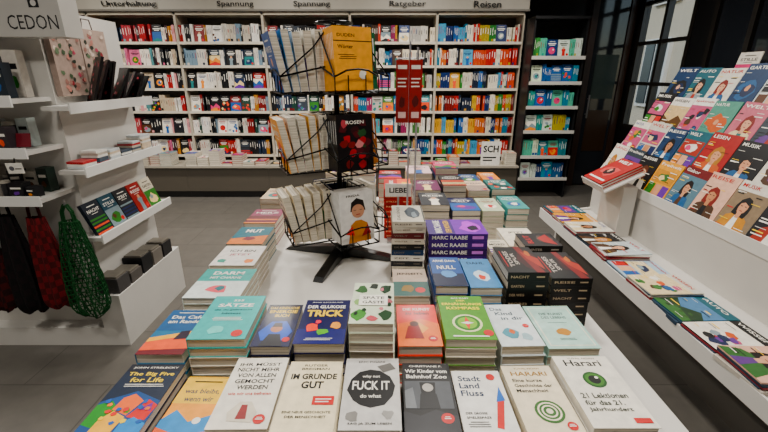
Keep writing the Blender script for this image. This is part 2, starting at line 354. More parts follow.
stack(P, -.092, .034, .60, .81, .845, 4, [H('cfcdc9')], [('t', 'ERIC PIGANI', .25, .92, .75, .95, K), ('p', [(.08, .5), (.2, .36), (.32, .3), (.5, .26), (.74, .3), (.88, .42), (.93, .56), (.84, .7), (.66, .79), (.48, .81), (.28, .77), (.14, .66)], H('131416')), ('p', [(.6, .86), (.72, .76), (.95, .82), (.85, .92)], H('6d6b68')), ('p', blob(.2, .16, .14, .07), H('8a8884')), ('p', blob(.8, .18, .1, .06), H('a3a19d')), ('t', 'why not', .34, .67, .66, .72, W), ('t', 'FUCK IT', .17, .5, .83, .63, W, .02), ('t', 'do what', .32, .39, .68, .44, W), ('t', 'SAG JA ZUM LEBEN', .15, .05, .85, .08, K)])
stack(P, .042, .154, .60, .80, .838, 4, [H('0c0d0f')], [('r', .04, .3, .96, .7, H('55585c')), ('p', [(.3, .3), (.7, .3), (.66, .5), (.58, .56), (.42, .56), (.34, .5)], H('1b1c1f')), ('p', [(.36, .52), (.64, .52), (.66, .68), (.34, .68)], H('0e0e10')), ('c', .5, .6, .11, H('b5b0aa')), ('p', [(.04, .3), (.25, .3), (.2, .6), (.04, .55)], H('7a7d80')), ('t', 'CHRISTIANE F.', .15, .93, .85, .96, W), ('t', 'Wir Kinder vom', .06, .83, .94, .89, W, .02), ('t', 'Bahnhof Zoo', .08, .74, .92, .80, W, .02), ('p', [(0, 0), (1, 0), (1, .2), (.6, .28), (.3, .2), (0, .26)], H('2d2e32'))] + st(.8, .17, .12), rz=-.6)
stack(P, .162, .276, .60, .79, .825, 3, [H('eceae4')], [('t', 'Stadt', .1, .81, .56, .9, H('17314f'), .02), ('t', 'Land', .1, .69, .5, .78, H('17314f'), .02), ('t', 'Fluss', .1, .57, .54, .66, H('17314f'), .02), ('p', [(.6, .12), (.72, .1), (.9, .5), (.78, .54)], H('c5302a')), ('p', [(.74, .48), (.92, .5), (.88, .72)], H('1d6fb6')), ('t', 'DER GROSSE', .1, .3, .5, .33, K), ('t', 'SPIELESPASS', .1, .24, .55, .27, K)] + lines(.1, .55, .19, 3, (.4, .4, .4)) + [('c', .78, .88, .09, RED)])
stack(P, .284, .402, .60, .80, .832, 4, [H('e9dfc8')], [('t', 'YUVAL NOAH', .24, .93, .76, .955, H('8a6a2c')), ('t', 'HARARI', .14, .82, .86, .89, H('9b7a25'), .02), ('t', 'Eine kurze', .12, .72, .7, .77, K), ('t', 'Geschichte der', .12, .64, .85, .69, K), ('t', 'Menschheit', .12, .56, .72, .61, K), ('c', .55, .29, .26, H('4a7040')), ('c', .55, .29, .21, H('efe6d2')), ('c', .55, .29, .18, H('4a7040')), ('c', .55, .29, .14, H('efe6d2')), ('c', .55, .29, .11, H('4a7040')), ('c', .55, .29, .06, H('efe6d2'))] + st(.82, .1, .09), rz=.5)
stack(P, .411, .543, .60, .812, .85, 4, [H('ebe7dc')], [('t', 'YUVAL NOAH', .25, .945, .75, .97, H('6f6650')), ('t', 'Harari', .15, .83, .8, .93, K), ('c', .5, .62, .19, H('2f5b2c')), ('c', .5, .62, .15, H('4f7b3c')), ('c', .5, .62, .1, H('10180f')), ('c', .55, .65, .03, W), ('t', '21 Lektionen', .1, .36, .85, .43, H('27332a')), ('t', 'für das 21.', .1, .27, .72, .33, H('27332a')), ('t', 'Jahrhundert', .1, .18, .78, .24, H('27332a')), ('r', .68, .05, .94, .11, RED)])
# row 2
stack(P, -.625, -.505, .83, 1.03, .84, 3, [H('0f6f8f')], [('r', 0, .5, 1, 1, H('135a85')), ('p', [(0, 0), (1, 0), (1, .42), (0, .25)], H('e06a1d')), ('p', [(0, .25), (1, .42), (1, .52), (0, .34)], H('f2b628')), ('p', [(0, 0), (1, 0), (1, .12), (0, .08)], H('6c1f2a')), ('p', [(.55, .3), (.85, .32), (.8, .5), (.6, .48)], H('2a1a30')), ('t', 'Das Café', .12, .78, .88, .86, W), ('t', 'am Rande', .12, .67, .85, .75, W), ('r', .2, .92, .8, .935, W)])
stack(P, -.49, -.345, .83, 1.035, .885, 5, [H('52b0ac'), H('e4ded0'), H('e4ded0')], [('t', '555', .4, .86, .6, .91, W), ('t', 'SÄTZE', .16, .72, .84, .82, W, .03), ('t', 'die du gebraucht', .14, .62, .86, .67, H('103a3d')), ('t', 'hättest', .32, .54, .68, .585, H('103a3d'))] + lines(.2, .8, .46, 3, W) + [('p', blob(.4, .2, .2, .1), H('7fd0c8')), ('c', .8, .12, .1, RED)], rz=1)
stack(P, -.334, -.236, .83, 1.02, .865, 4, [H('0f1a44')], [('r', 0, .6, 1, 1, H('0c1434')), ('t', 'DAS KINDLICHE', .08, .88, .92, .94, H('f3cf3c')), ('t', 'ENERGIE', .1, .77, .9, .85, H('f3cf3c'), .03), ('t', 'BUCH', .3, .67, .7, .74, H('f3cf3c'), .03), ('p', [(.05, .3), (.3, .55), (.7, .56), (.95, .32), (.8, .12), (.2, .12)], H('1f5fb8')), ('c', .5, .38, .16, H('b9866a')), ('p', [(.36, .42), (.64, .42), (.6, .52), (.4, .52)], H('33201a')), ('p', [(.2, 0), (.8, 0), (.65, .26), (.35, .26)], H('1a1a23')), ('c', .85, .14, .1, RED)])
stack(P, -.228, -.1, .83, 1.035, .872, 4, [H('16194c')], [('p', [(.0, .0), (1, 0), (1, .3), (0, .3)], H('22256a')), ('t', 'JESSIE INCHAUSPE', .15, .92, .85, .945, W), ('t', 'DER GLUKOSE', .08, .78, .92, .86, W, .03), ('t', 'TRICK', .1, .58, .9, .74, H('f2d03b'), .04), ('p', blob(.28, .34, .16, .1), H('e85a2a')), ('p', blob(.52, .24, .13, .08), H('6cb132')), ('p', blob(.78, .38, .13, .09), H('f5a81d')), ('p', blob(.4, .46, .08, .05), H('d83a5a'))] + lines(.2, .8, .1, 2, W))
stack(P, -.086, .028, .845, 1.05, .92, 6, [H('d3dac6'), H('e4dfd2')], [('p', blob(.2, .8, .18, .12), H('2d5a2b')), ('p', blob(.8, .84, .18, .12), H('1e3f27')), ('p', blob(.2, .2, .2, .14), H('4f8a42')), ('p', blob(.8, .2, .18, .14), H('27492c')), ('p', blob(.5, .12, .14, .08), H('b95b64')), ('p', blob(.5, .9, .14, .08), H('16271a')), ('p', blob(.15, .5, .12, .08), H('8fae72')), ('p', blob(.88, .5, .1, .08), H('a86a70'))] + [('p', blob(R.choice([.12, .88, .3, .7]), R.uniform(.05, .95), .06, .05, 6), H(R.choice(['1a3a20', '6a9a50', 'c08088', '0e2014']))) for _ in range(12)] + [('r', .16, .4, .84, .66, H('f0eee4')), ('t', 'SPÄTE', .24, .55, .76, .63, K, .02), ('t', 'GÄSTE', .24, .44, .76, .52, K, .02)], rz=-1)
stack(P, .037, .148, .83, 1.02, .865, 4, [H('de4f12'), H('e6dfd0')], [('p', [(0, .0), (1, 0), (1, .5), (.6, .62), (0, .5)], H('e8842a')), ('t', 'DIE KUNST', .15, .84, .85, .91, W, .03), ('p', blob(.42, .36, .3, .2), H('f2b06a')), ('p', [(.15, .16), (.6, .16), (.5, .5), (.25, .45)], H('8f1f14')), ('c', .4, .5, .11, H('4b1f12')), ('t', 'zu leben', .2, .73, .8, .8, H('3c1c14'))] + st(.8, .16, .11))
stack(P, .156, .284, .83, 1.035, .885, 5, [H('5f9620'), H('e6dfd0')], [('t', 'BAS KAST', .3, .93, .7, .96, W), ('t', 'DER', .4, .86, .6, .9, H('f6e13f'), .02), ('t', 'ERNÄHRUNGS', .06, .76, .94, .83, H('f6e13f'), .03), ('t', 'KOMPASS', .14, .65, .86, .72, H('f6e13f'), .03), ('c', .5, .34, .31, H('dfe6b8')), ('c', .5, .34, .26, H('3c7a1e')), ('c', .5, .34, .2, H('8ab84a')), ('p', [(.5, .48), (.44, .34), (.5, .2), (.56, .34)], H('d8351f')), ('p', [(.36, .34), (.5, .31), (.64, .34), (.5, .37)], W), ('r', .15, .05, .85, .075, W), ('c', .86, .13, .1, RED)], rz=-.8)
stack(P, .292, .402, .83, 1.02, .865, 4, [H('dde3e3')], [('t', 'Das', .12, .84, .42, .92, H('1c3b4c')), ('t', 'Kind', .2, .72, .64, .8, H('1c3b4c')), ('t', 'in dir', .3, .6, .85, .68, H('1c3b4c')), ('p', blob(.35, .28, .2, .14), H('5f96a3')), ('p', blob(.68, .2, .15, .1), H('a9c0c4')), ('p', blob(.4, .32, .08, .06), H('c9703c')), ('c', .8, .45, .08, RED)], rz=1.5)
stack(P, .412, .545, .835, 1.03, .855, 4, [H('b4d2c8'), H('e6dfd0')], [('r', .06, .05, .94, .95, H('dfe2d2')), ('r', .09, .07, .91, .93, H('bcd8ce')), ('t', 'DIE KUNST', .24, .75, .76, .81, H('1f4a45')), ('t', 'DES LEBENS', .24, .66, .76, .72, H('1f4a45')), ('p', blob(.5, .34, .14, .1), H('b98a2a')), ('r', .3, .56, .7, .568, H('2f5a55'))] + lines(.3, .7, .2, 2, H('2f5a55')), rz=1)
# left rows
stack(P, -.612, -.44, 1.06, 1.25, .865, 5, [H('dfe6e2')], [('r', 0, .55, 1, 1, H('4fa7a0')), ('t', 'DARM', .2, .78, .8, .9, W, .03), ('t', 'MIT CHARME', .2, .63, .8, .71, W), ('p', blob(.5, .28, .24, .16), H('e0707a')), ('p', blob(.55, .3, .1, .08), H('3f7a80'))])
stack(P, -.62, -.46, 1.28, 1.45, .865, 5, [H('ece8e2')], [('t', 'ICH BIN', .2, .66, .8, .78, K), ('t', 'JETZT', .25, .45, .75, .57, H('b03a60')), ('p', blob(.8, .2, .14, .1), H('e8955a')), ('p', blob(.2, .2, .12, .1), H('58a090'))])
stack(P, -.635, -.49, 1.48, 1.67, .86, 4, [H('2c6a76'), H('e6dfd0')], [('p', [(0, 0), (1, 0), (1, .5), (0, .3)], H('d2832c')), ('t', 'MUT', .25, .66, .75, .85, W, .03), ('p', blob(.5, .3, .2, .12), H('7a2a3a'))])
stack(P, -.645, -.5, 1.72, 1.92, .86, 4, [H('8a4a60'), H('e6dfd0')], rnd_cover(H('8a4a60')))
stack(P, -.64, -.51, 1.97, 2.17, .9, 5, [H('c8b8a0')], rnd_cover(H('c8b8a0')))
stack(P, -.49, -.36, 2.0, 2.2, .86, 4, [H('a9202c')], rnd_cover(H('a9202c')))
# centre / right rows
stack(P, .03, .142, 1.07, 1.25, .865, 4, [H('c8b8aa')], [('r', 0, 0, 1, .5, H('2d5a53')), ('t', 'JENSEITS', .1, .74, .9, .84, K), ('p', blob(.4, .25, .2, .14), H('89702c')), ('c', .75, .2, .14, RED)])
stack(P, .155, .255, 1.07, 1.27, .90, 5, [H('1f5590')], [('t', 'ARNE DAHL', .1, .82, .9, .9, W, .02), ('r', 0, 0, 1, .4, H('0e2040')), ('p', blob(.5, .4, .3, .12), H('6a9ac8')), ('t', 'NULL', .2, .55, .8, .68, W)])
stack(P, .262, .36, 1.07, 1.27, .895, 5, [H('5a8cb5')], [('t', 'DAHL', .2, .78, .8, .87, K, .02), ('p', blob(.5, .38, .3, .2), H('cfdfe8')), ('p', blob(.5, .32, .14, .1), H('c8511f'))])
for x0, x1, zt, n in ((.375, .50, .94, 6), (.51, .635, .92, 6)):
    stack('thriller_stack', x0, x1, 1.08, 1.27, zt, n, [H('0c0c0e'), H('120c0e')], [('p', blob(.5, .3, .4, .25), H('3a1010')), ('p', [(0, .1), (1, .3), (1, .46), (0, .3)], H('7a1c14')), ('p', [(.1, .05), (.5, .02), (.8, .36), (.5, .3)], H('a4401a')), ('p', blob(.7, .2, .12, .08), H('b8762a')), ('t', 'TODES', .2, .72, .8, .84, H('c8c2ba'), .02), ('t', 'SPUR', .28, .58, .72, .68, H('c8c2ba'), .02), ('r', .2, .9, .8, .92, RED)], 'front', stxt_col=H('b9a890'))
stack('thriller_stack', .5, .635, 1.30, 1.42, .93, 6, [H('0e0f12')], [('p', blob(.5, .35, .35, .25), H('5a4a40')), ('p', [(.1, .1), (.9, .2), (.6, .5), (.3, .4)], H('a32514')), ('t', 'BLUT', .2, .7, .8, .85, H('c2301e'))], 'front', stxt_col=H('a9a298'))
stack('paperback_tower', .03, .15, 1.36, 1.55, 1.0, 11, [H('c8c2b4'), H('16181c'), H('d0c9bb'), H('2a2c30'), H('e4dfd5'), H('1f3a5a'), H('141517'), H('cfc8ba'), H('5a1f23')], [('t', 'DAS ENDE', .1, .74, .9, .84, K), ('p', blob(.5, .35, .4, .3), H('32404b')), ('p', blob(.4, .3, .2, .1), H('8a9498')), ('r', 0, .0, 1, .04, K)], 'front', jit=2.5, stxt_col=H('777067'))
stack('paperback_stack', .17, .395, 1.40, 1.56, .935, 6, [H('431076'), H('350d5a')], [('t', 'MARC RAABE', .08, .76, .92, .88, W, .03), ('r', 0, 0, 1, .55, H('7a1fa8')), ('p', blob(.5, .25, .4, .2), H('c04ad8')), ('p', blob(.4, .2, .2, .1), H('200a30')), ('t', 'DER MORGEN', .1, .6, .9, .7, H('f0c63a'))], 'front', spinetxt='MARC RAABE', stxt_col=W)
stack(P, .405, .485, 1.32, 1.5, .87, 4, [H('e4dccb')], rnd_cover(H('e4dccb')))
stack(P, .50, .635, 1.46, 1.66, .86, 4, [H('e6dfd0')], [('t', 'JETZT', .25, .66, .75, .77, K), ('p', blob(.5, .3, .2, .12), H('c7a24a'))])
for x0, x1, c in [(.17, .30, H('0d1723')), (.31, .44, H('1a2350')), (.45, .55, H('c0c8b0')), (.56, .66, H('4f9390'))]:
    stack(P, x0, x1, 1.72, 1.92, .92+R.uniform(-.03, .03), 6, [c, H('e8e2d6')], rnd_cover(c))
for x0, x1, c in [(.16, .29, H('66204f')), (.30, .42, H('101218')), (.43, .54, H('e0c8b0')), (.55, .67, H('1c6c6a'))]:
    stack(P, x0, x1, 1.96, 2.16, .95+R.uniform(-.03, .03), 6, [c, H('d8d2c6')], rnd_cover(c))
for x0, x1, c in [(-.33, -.2, H('e9e5dc')), (-.18, -.05, H('b9862c')), (-.03, .1, H('a8372a')), (.13, .27, H('d9c0c0')), (.29, .42, H('a82a5a')), (.44, .56, H('1f4f7a')), (.57, .67, H('d08a2a'))]:
    stack(P, x0, x1, 2.21, 2.41, .97+R.uniform(-.05, .05), 7, [c, H('e0dace'), H(R.choice(ACC))], rnd_cover(c))
stack('paperback_tower', .0, .13, 1.80, 1.99, 1.0, 10, [H('b01f18'), H('c2321a')], [('r', 0, 0, 1, .5, H('e8702a')), ('p', blob(.5, .25, .3, .15), H('f0c03a')), ('t', 'LIEBE', .15, .66, .85, .8, W)], 'front', stxt_col=H('f0c8a0'))
mb = MB(); M = T((.065, 1.76, 0))
mb.box(M, -.06, .06, -.002, .002, .975, 1.035, H('efede8'), 'print'); cover(mb, M @ frame((-.06, -.002, .975), (1, 0, 0), (0, 0, 1)), .12, .06, [('t', 'LIEBE', .16, .3, .84, .7, K, .03)])
mb.box(M, -.004, .004, -.002, .006, .76, .975, (.7, .7, .7), 'metal'); mb.box(M, -.05, .05, -.02, .03, .7505, .76, (.7, .7, .7), 'metal'); mb.build('tabletop_sign')
mb = MB(); M = T((1.34, 5.0, 0)); mb.box(M, -.12, .12, -.004, .004, .4255, .72, W); cover(mb, M @ frame((-.12, -.004, .4255), (1, 0, 0), (0, 0, 1)), .24, .29, [('t', 'SCH', .1, .55, .9, .85, K, .03), ('r', .1, .3, .8, .36, K), ('r', .1, .18, .6, .24, K)])
mb.box(M, -.06, .06, .004, .07, .4255, .43, W); mb.build('sign_card')

# ================================================================= WIRE SPINNER
def spinner():
    C = Vector((-.185, 1.62, 0)); mb = MB(); col = (.02, .02, .022)
    mb.tube(C+Vector((0, 0, .755)), C+Vector((0, 0, 1.68)), .011, col, 'metal', 12)
    mb.tube(C+Vector((0, 0, .7505)), C+Vector((0, 0, .80)), .05, col, 'metal', 20, .03)
    for a in (75, 165, 255, 345):
        M = T(C) @ RZ(a)
        mb.prism(M @ RZ(90), [(-.27, .751), (-.03, .751), (-.03, .795), (-.25, .765)], -.02, .02, col, 'plastic')
    ring = [C+Vector((.07*math.cos(t*math.pi/8), .07*math.sin(t*math.pi/8), 1.68)) for t in range(16)]
    mb.path(ring, .003, col, closed=True); mb.tube(ring[0], ring[8], .003, col); mb.tube(ring[4], ring[12], .003, col)
    LV = [.86, 1.15, 1.44]; ANG = (30, -66, 120, 210)
    for z in LV:
        for a in ANG:
            M = T(C+Vector((0, 0, z))) @ RZ(a); w = .084; r = .0024
            q = lambda x, y, zz: M @ Vector((x, y, zz))
            yb, yf = -.055, (-.185 if a != -66 else -.225)
            mb.path([q(-w, yb, 0), q(w, yb, 0), q(w, yf, 0), q(-w, yf, 0)], r*1.4, col, closed=True)
            mb.path([q(-w, yb, .09), q(-w, yf, .055), q(-w*.5, yf-.006, .075), q(0, yf-.008, .08), q(w*.5, yf-.006, .075), q(w, yf, .055), q(w, yb, .09)], r*1.4, col)
            mb.path([q(-w, yb, 0), q(-w, yb, .21), q(w, yb, .21), q(w, yb, 0)], r*1.2, col)
            for x in (-w, -w*.4, w*.4, w): mb.path([q(x, yf, 0), q(x, yf, .06)], r, col)
            for x in (-w*.5, 0, w*.5): mb.path([q(x, yb, 0), q(x, yf, 0)], r, col); mb.path([q(x, yb, 0), q(x, yb, .21)], r, col)
            for s in (-w, w): mb.path([q(s, yb, .21), q(s, yb-.05, .15), q(s, yf, .055)], r*1.2, col)
            mb.path([q(0, yb, .17), q(0, 0, .17)], .004, col); mb.path([q(0, yb, .02), q(0, 0, .02)], .004, col)
    mb.build('wire_book_spinner')
    Y = H('e8ac08')
    conf = {
     (2, 30): (.145, .205, .10, 8, [Y], [('t', 'DUDEN', .1, .84, .55, .89, K), ('r', 0, .77, 1, .785, K), ('t', 'Wörter', .1, .66, .5, .72, K)] + lines(.1, .6, .56, 3, K) + [('p', blob(.72, .25, .12, .08), W)]),
     (1, 30): (.145, .205, .10, 5, [H('140c10')], [('p', blob(R.uniform(.15, .85), R.uniform(.1, .85), .12, .08, 8), H(R.choice(['7a1723', 'a5303a', '501020', '2f4f30', 'b0515a', '3a0f18', 'c98a8a']))) for _ in range(22)] + [('t', 'ROSEN', .25, .84, .75, .9, W)]),
     (0, 30): (.145, .205, .10, 8, [H('e2e0dc')], [('p', [(.3, .62), (.34, .8), (.5, .88), (.7, .82), (.76, .62)], H('1a1210')), ('c', .53, .62, .19, H('c0967e')), ('r', .4, .64, .48, .65, K), ('r', .58, .64, .66, .65, K), ('r', .47, .55, .59, .565, H('a02c33')), ('p', [(.2, .0), (.9, 0), (.8, .36), (.62, .44), (.44, .44), (.3, .36)], H('b88018')), ('p', [(.1, .2), (.4, .14), (.35, .34)], RED), ('p', [(.6, .1), (.9, .14), (.8, .34)], H('902030')), ('t', 'FRIDA', .2, .91, .6, .95, K)]),
    }
    for lv in range(3):
        for a in (120, 210):
            c = H(R.choice(['a8382a', '2f6a4a', 'd9d4c8', '1d2f64', 'a9701a', 'd0c8b8'])); conf[(lv, a)] = (.135, .2, .08, 4, [c, H('e0dace')], rnd_cover(c))
    mb = MB()
    for (lv, a), (w, h, t, n, cols, els) in conf.items():
        M = T(C+Vector((0, 0, LV[lv]+.004))) @ RZ(a) @ T((0, -.068, 0)) @ RX(86) @ T((0, h/2, 0))
        books(mb, M, w, h, t, n, cols, els, 'left', jit=0)
    fans = {2: ['e4e1da', 'd8d5cc', 'efede6', '3f83b0', '1f5f98'], 1: ['e9e5da', 'efb80c', 'ece8de', 'e0ddd5', 'e8a808'], 0: ['e6dcc6', 'efe6d0', 'dfd5be', 'efe6d0', 'e9dfc9']}
    for lv, cs in fans.items():
        for i, c in enumerate(cs):
            hh = .208-.004*(i % 3); M = T(C+Vector((0, 0, LV[lv]+.004))) @ RZ(-66) @ T((R.uniform(-.006, .006), -.062-.0305*i, 0)) @ RX(90+1+2.6*i) @ T((0, hh/2, 0))
            books(mb, M, .148, hh, .029, 1, [H(c)], rnd_cover(H(c)), 'left', jit=0)
    mb.build('spinner_books')
spinner()
mb = MB(); S = (.75, .75, .77)
mb.box(T((.115, 1.645, 0)), -.03, .03, -.045, .045, .7505, .757, S, 'metal')
mb.tube((.1, 1.645, .757), (.1, 1.645, 1.62), .004, S); mb.tube((.13, 1.645, .757), (.13, 1.645, 1.6), .004, S)
mb.path([(.05, 1.645, 1.56), (.15, 1.645, 1.56)], .003, S)
for x in (.046, .098):
    M = T((x, 1.64, 1.32)); mb.box(M, 0, .05, -.006, -.003, 0, .235, H('901216'))
    cover(mb, M @ frame((0, -.006, 0), (1, 0, 0), (0, 0, 1)), .05, .235, [('r', .15, .86, .85, .92, W), ('r', .15, .7, .85, .72, W), ('r', .15, .64, .75, .66, W), ('r', .15, .58, .8, .6, W), ('p', blob(.5, .35, .3, .1), H('5a0a10')), ('r', .2, .08, .8, .18, H('e8c9c4'))])
mb.build('placard_stand')

# ================================================================= MAGAZINE RACK (right)
def mag_cover(base):
    fg = W if sum(base)/3 < .6 else R.choice([K, H('b51520'), H('0d3a86'), H('b51520')])
    skin = H(R.choice(['c99b80', 'b98a6c', 'd3a98f'])); hair = H(R.choice(['1b100c', '5b3216', 'a87a3a', '0e0c0d', '7a2a18']))
    k = R.choice([0, 1, 2, 3, 4, 4, 5, 6]); e = []
    ac, a2 = mute(H(R.choice(ACC)), .3), mute(H(R.choice(ACC)), .3)
    if k <= 2:
        if k == 2: e.append(('r', 0, 0, 1, .8, H(R.choice(['5f7a86', '8a7a66', '3c4a3c', 'a9b4b8', 'a98a8a']))))
        cx = R.uniform(.42, .6); s = R.uniform(.85, 1.15)
        q = lambda pts: [(min(1, max(0, cx+a*s)), b2*(.9+.1*s)) for a, b2 in pts]
        e += [('p', q([(-.42, 0), (.4, 0), (.3, .28), (.1, .37), (-.1, .37), (-.3, .28)]), ac), ('p', q([(-.12, 0), (.1, 0), (.05, .33), (-.06, .33)]), W if R.random() < .5 else a2),
              ('p', q([(-.21, .34), (-.2, .5), (-.15, .63), (-.02, .71), (.12, .67), (.2, .55), (.21, .42), (.18, .3)]), hair),
              ('p', q([(-.05, .28), (.06, .28), (.07, .42), (-.06, .42)]), skin),
              ('p', q([(-.12, .48), (-.09, .4), (0, .355), (.1, .41), (.13, .5), (.11, .6), (0, .64), (-.1, .6)]), skin),
              ('p', q([(-.12, .56), (-.02, .6), (.12, .55), (.1, .64), (0, .67), (-.1, .64)]), hair),
              ('p', q([(-.08, .515), (-.03, .515), (-.03, .53), (-.08, .53)]), K), ('p', q([(.03, .515), (.08, .515), (.08, .53), (.03, .53)]), K), ('p', q([(-.03, .42), (.04, .42), (.04, .435), (-.03, .435)]), H('902c33'))]
    elif k == 3: e += [('r', 0, 0, 1, .76, H(R.choice(['7fa8c0', 'a8c0cc', 'd0b890', '5a80a0']))), ('p', [(0, 0), (1, 0), (1, .36), (.7, .5), (.4, .3), (0, .46)], H(R.choice(['23402a', '5d4020', '14283e']))), ('p', [(0, 0), (1, 0), (1, .15), (.5, .24), (0, .1)], a2)] + [('p', blob(R.uniform(.1, .9), R.uniform(.05, .3), .08, .04, 6), H(R.choice(['3a5a30', '8a7a50', '20301c']))) for _ in range(6)]
    elif k == 4: e += [('r', .05, .4, .95, .76, ac), ('p', blob(.5, .58, .3, .12), a2), ('p', blob(.4, .55, .15, .08), H(R.choice(ACC))), ('r', .05, .06, .34, .36, H(R.choice(ACC))), ('r', .37, .06, .64, .36, skin), ('r', .67, .06, .95, .36, H(R.choice(ACC)))]
    elif k == 5: e += [('r', 0, 0, 1, .8, a2)] + [('p', blob(R.uniform(.15, .85), R.uniform(.1, .7), .14, .09), mute(H(R.choice(ACC)))) for _ in range(10)]
    else: e += [('p', blob(.5, .42, .4, .26, 12), ac), ('p', blob(.55, .4, .25, .16), a2), ('p', blob(.5, .45, .1, .08), skin)]
    t = R.choice(['WELT', 'WISSEN', 'NATUR', 'MODE', 'GARTEN', 'KUNST', 'REISE', 'MUSIK', 'LESEN', 'LAND', 'PSYCHE', 'AUTO', 'Gabor', 'Freiheit', 'Philosophie', 'Spektrum'])
    e += [('t', t, .07, .87, R.choice([.93, .8, .6]), .945, fg, .01)]
    for j in range(9):
        xx = R.choice([.06, .06, .62]); yy = R.uniform(.06, .8); e.append(('r', xx, yy, xx+R.uniform(.12, .3), yy+R.choice([.008, .012, .02]), R.choice([fg, W, W, K, H('f0d03a')])))
    return e
MP = ['e8e6e0', 'd8d4ca', '0c0d12', '8fb0c0', '5c9080', 'd9b5a3', '6c1b24', 'a9bcc8', 'e8e6e0', '1d3a5b', 'd5a02a', 'c0c8c8', 'ccc8be', '1a1b20', 'b96f7d', 'e0dbd0', '1f5f6a', '9a1c22', '39424a', 'e4e0d8', 'b0c4c8']
def mag_rack():
    y0, y1 = .95, 3.28; WH = H('cbc8c2'); mb = MB()
    prof = [(1.52, 0), (2.5, 0), (2.5, 1.45), (2.26, 1.42), (1.79, .72), (1.79, .42), (1.52, .38)]
    def pr(prof, a, c, col, mat='laminate'):
        n = len(prof); i = len(mb.v)
        for y in (a, c):
            for x, z in prof: mb.v.append((x, y, z))
        mb.f.append(tuple(i+k for k in range(n))); mb.f.append(tuple(i+n+k for k in reversed(range(n))))
        for k in range(n): mb.f.append((i+(k+1) % n, i+k, i+n+k, i+n+(k+1) % n))
        for _ in range(n+2): mb.c.append(col); mb.m.append(mat)
    pr(prof, y0-.03, y0, WH); pr(prof, y1, y1+.03, WH)
    mb.box(I4, 1.56, 1.6, y0, y1, 0, .37, H('5f5c57'), 'laminate')
    mb.box(I4, 1.37, 1.79, y0-.03, y1+.03, .37, .40, WH, 'laminate')
    mb.box(I4, 1.36, 1.37, y0-.03, y1+.03, .33, .412, H('dcdad5'), 'laminate')
    mb.box(I4, 1.78, 1.80, y0, y1, .40, .72, WH, 'laminate')
    mb.box(I4, 2.48, 2.5, y0, y1, 0, 1.45, WH, 'laminate'); mb.box(I4, 2.28, 2.5, y0-.03, y1+.03, 1.45, 1.468, WH, 'laminate')
    for i in range(4):
        x = 1.78+.125*i; z = .72+.19*i
        mb.box(I4, x, x+.125, y0, y1, z, z+.012, WH, 'laminate')
        mb.box(I4, x-.006, x, y0, y1, z-.03, z+.035, H('dcdad5'), 'laminate')
        pr([(x+.125, z+.012), (x+.135, z+.012), (x+.135, z+.19), (x+.125, z+.19)], y0, y1, WH)
    mb.build('magazine_rack')
    mb = MB(); up = Vector((.40, 0, .917))
    for i in range(4):
        x = 1.786+.125*i; z = .735+.19*i; y = y1-.02
        while y > y0+.22:
            w = R.uniform(.18, .215); l = R.uniform(.245, .285); c = H(R.choice(MP)); n = R.randint(1, 3)
            F = frame((x, y, z), (0, -1, 0), up) @ RZ(R.uniform(-2, 2)); mb.box(F, 0, w, 0, l, -.004*n, .001, c); cover(mb, F @ T((0, 0, .001)), w, l, mag_cover(c)); y -= w+.004
    mb.build('rack_magazines')
    mb = MB(); y = y1-.02
    while y > y0+.22:
        w = R.uniform(.19, .215); n = R.randint(2, 8); c = H(R.choice(MP))
        for j in range(n):
            cc = c if j == n-1 else H(R.choice(['d6d2ca', 'c8c2b8', '8a3a40', '3a4a5a'])); a = R.uniform(-4, 4)
            F = T((1.50+R.uniform(-.006, .006), y-w/2, .4125+j*.007)) @ RZ(a) @ frame((-.135, w/2, 0), (0, -1, 0), (1, 0, 0))
            mb.box(F, 0, w, 0, .275, -.0115 if j == 0 else 0, .0065, cc)
        cover(mb, F @ T((0, 0, .0065)), w, .275, mag_cover(c)); y -= w+.008
    mb.build('ledge_magazines')
    mb = MB(); mb.box(I4, 1.655, 1.75, 2.66, 2.93, .402, .77, H('c6c3bd'), 'laminate'); B = T((1.64, 2.78, .81)) @ RY(-27); mb.box(B, -.15, .13, -.15, .15, -.005, .005, H('dcdad5'), 'laminate'); mb.box(B, -.155, -.15, -.15, .15, -.005, .05, H('dcdad5'), 'laminate'); mb.build('display_riser')
    mb = MB()
    for j in range(6):
        F = B @ T((0, 0, .006+j*.009)) @ RZ(R.uniform(-1.5, 1.5)) @ frame((-.145, .12, 0), (0, -1, 0), (1, 0, 0)); mb.box(F, 0, .24, 0, .29, 0, .0085, H('a0141c') if j % 2 == 1 else H('b9b2aa'))
    cover(mb, F @ T((0, 0, .0085)), .24, .29, [('t', 'WELT', .1, .83, .7, .93, W, .03), ('p', blob(.5, .45, .38, .24), H('c05a58')), ('p', blob(.5, .45, .2, .16), H('301014')), ('p', blob(.45, .48, .08, .08), H('c9a090')), ('r', .1, .1, .9, .15, W)]); mb.build('magazine_pile')
    for y, c, hh in ((1.72, H('4a1214'), .2), (1.95, H('2a1a1c'), .19), (2.2, H('b8ccd0'), .19), (2.5, H('8ab0bc'), .17), (2.8, H('d9d4ca'), .17)):
        mb = MB(); F = T((2.36, y, 1.475)) @ frame((0, .09, 0), (0, -1, 0), (.2, 0, .98)); mb.box(F, 0, .17, 0, hh, -.006, 0, c); cover(mb, F, .17, hh, rnd_cover(c))
        mb.box(T((2.36, y, 0)), -.01, .1, -.09, .09, 1.4685, 1.476, W, 'laminate'); mb.build('display_card')
mag_rack()

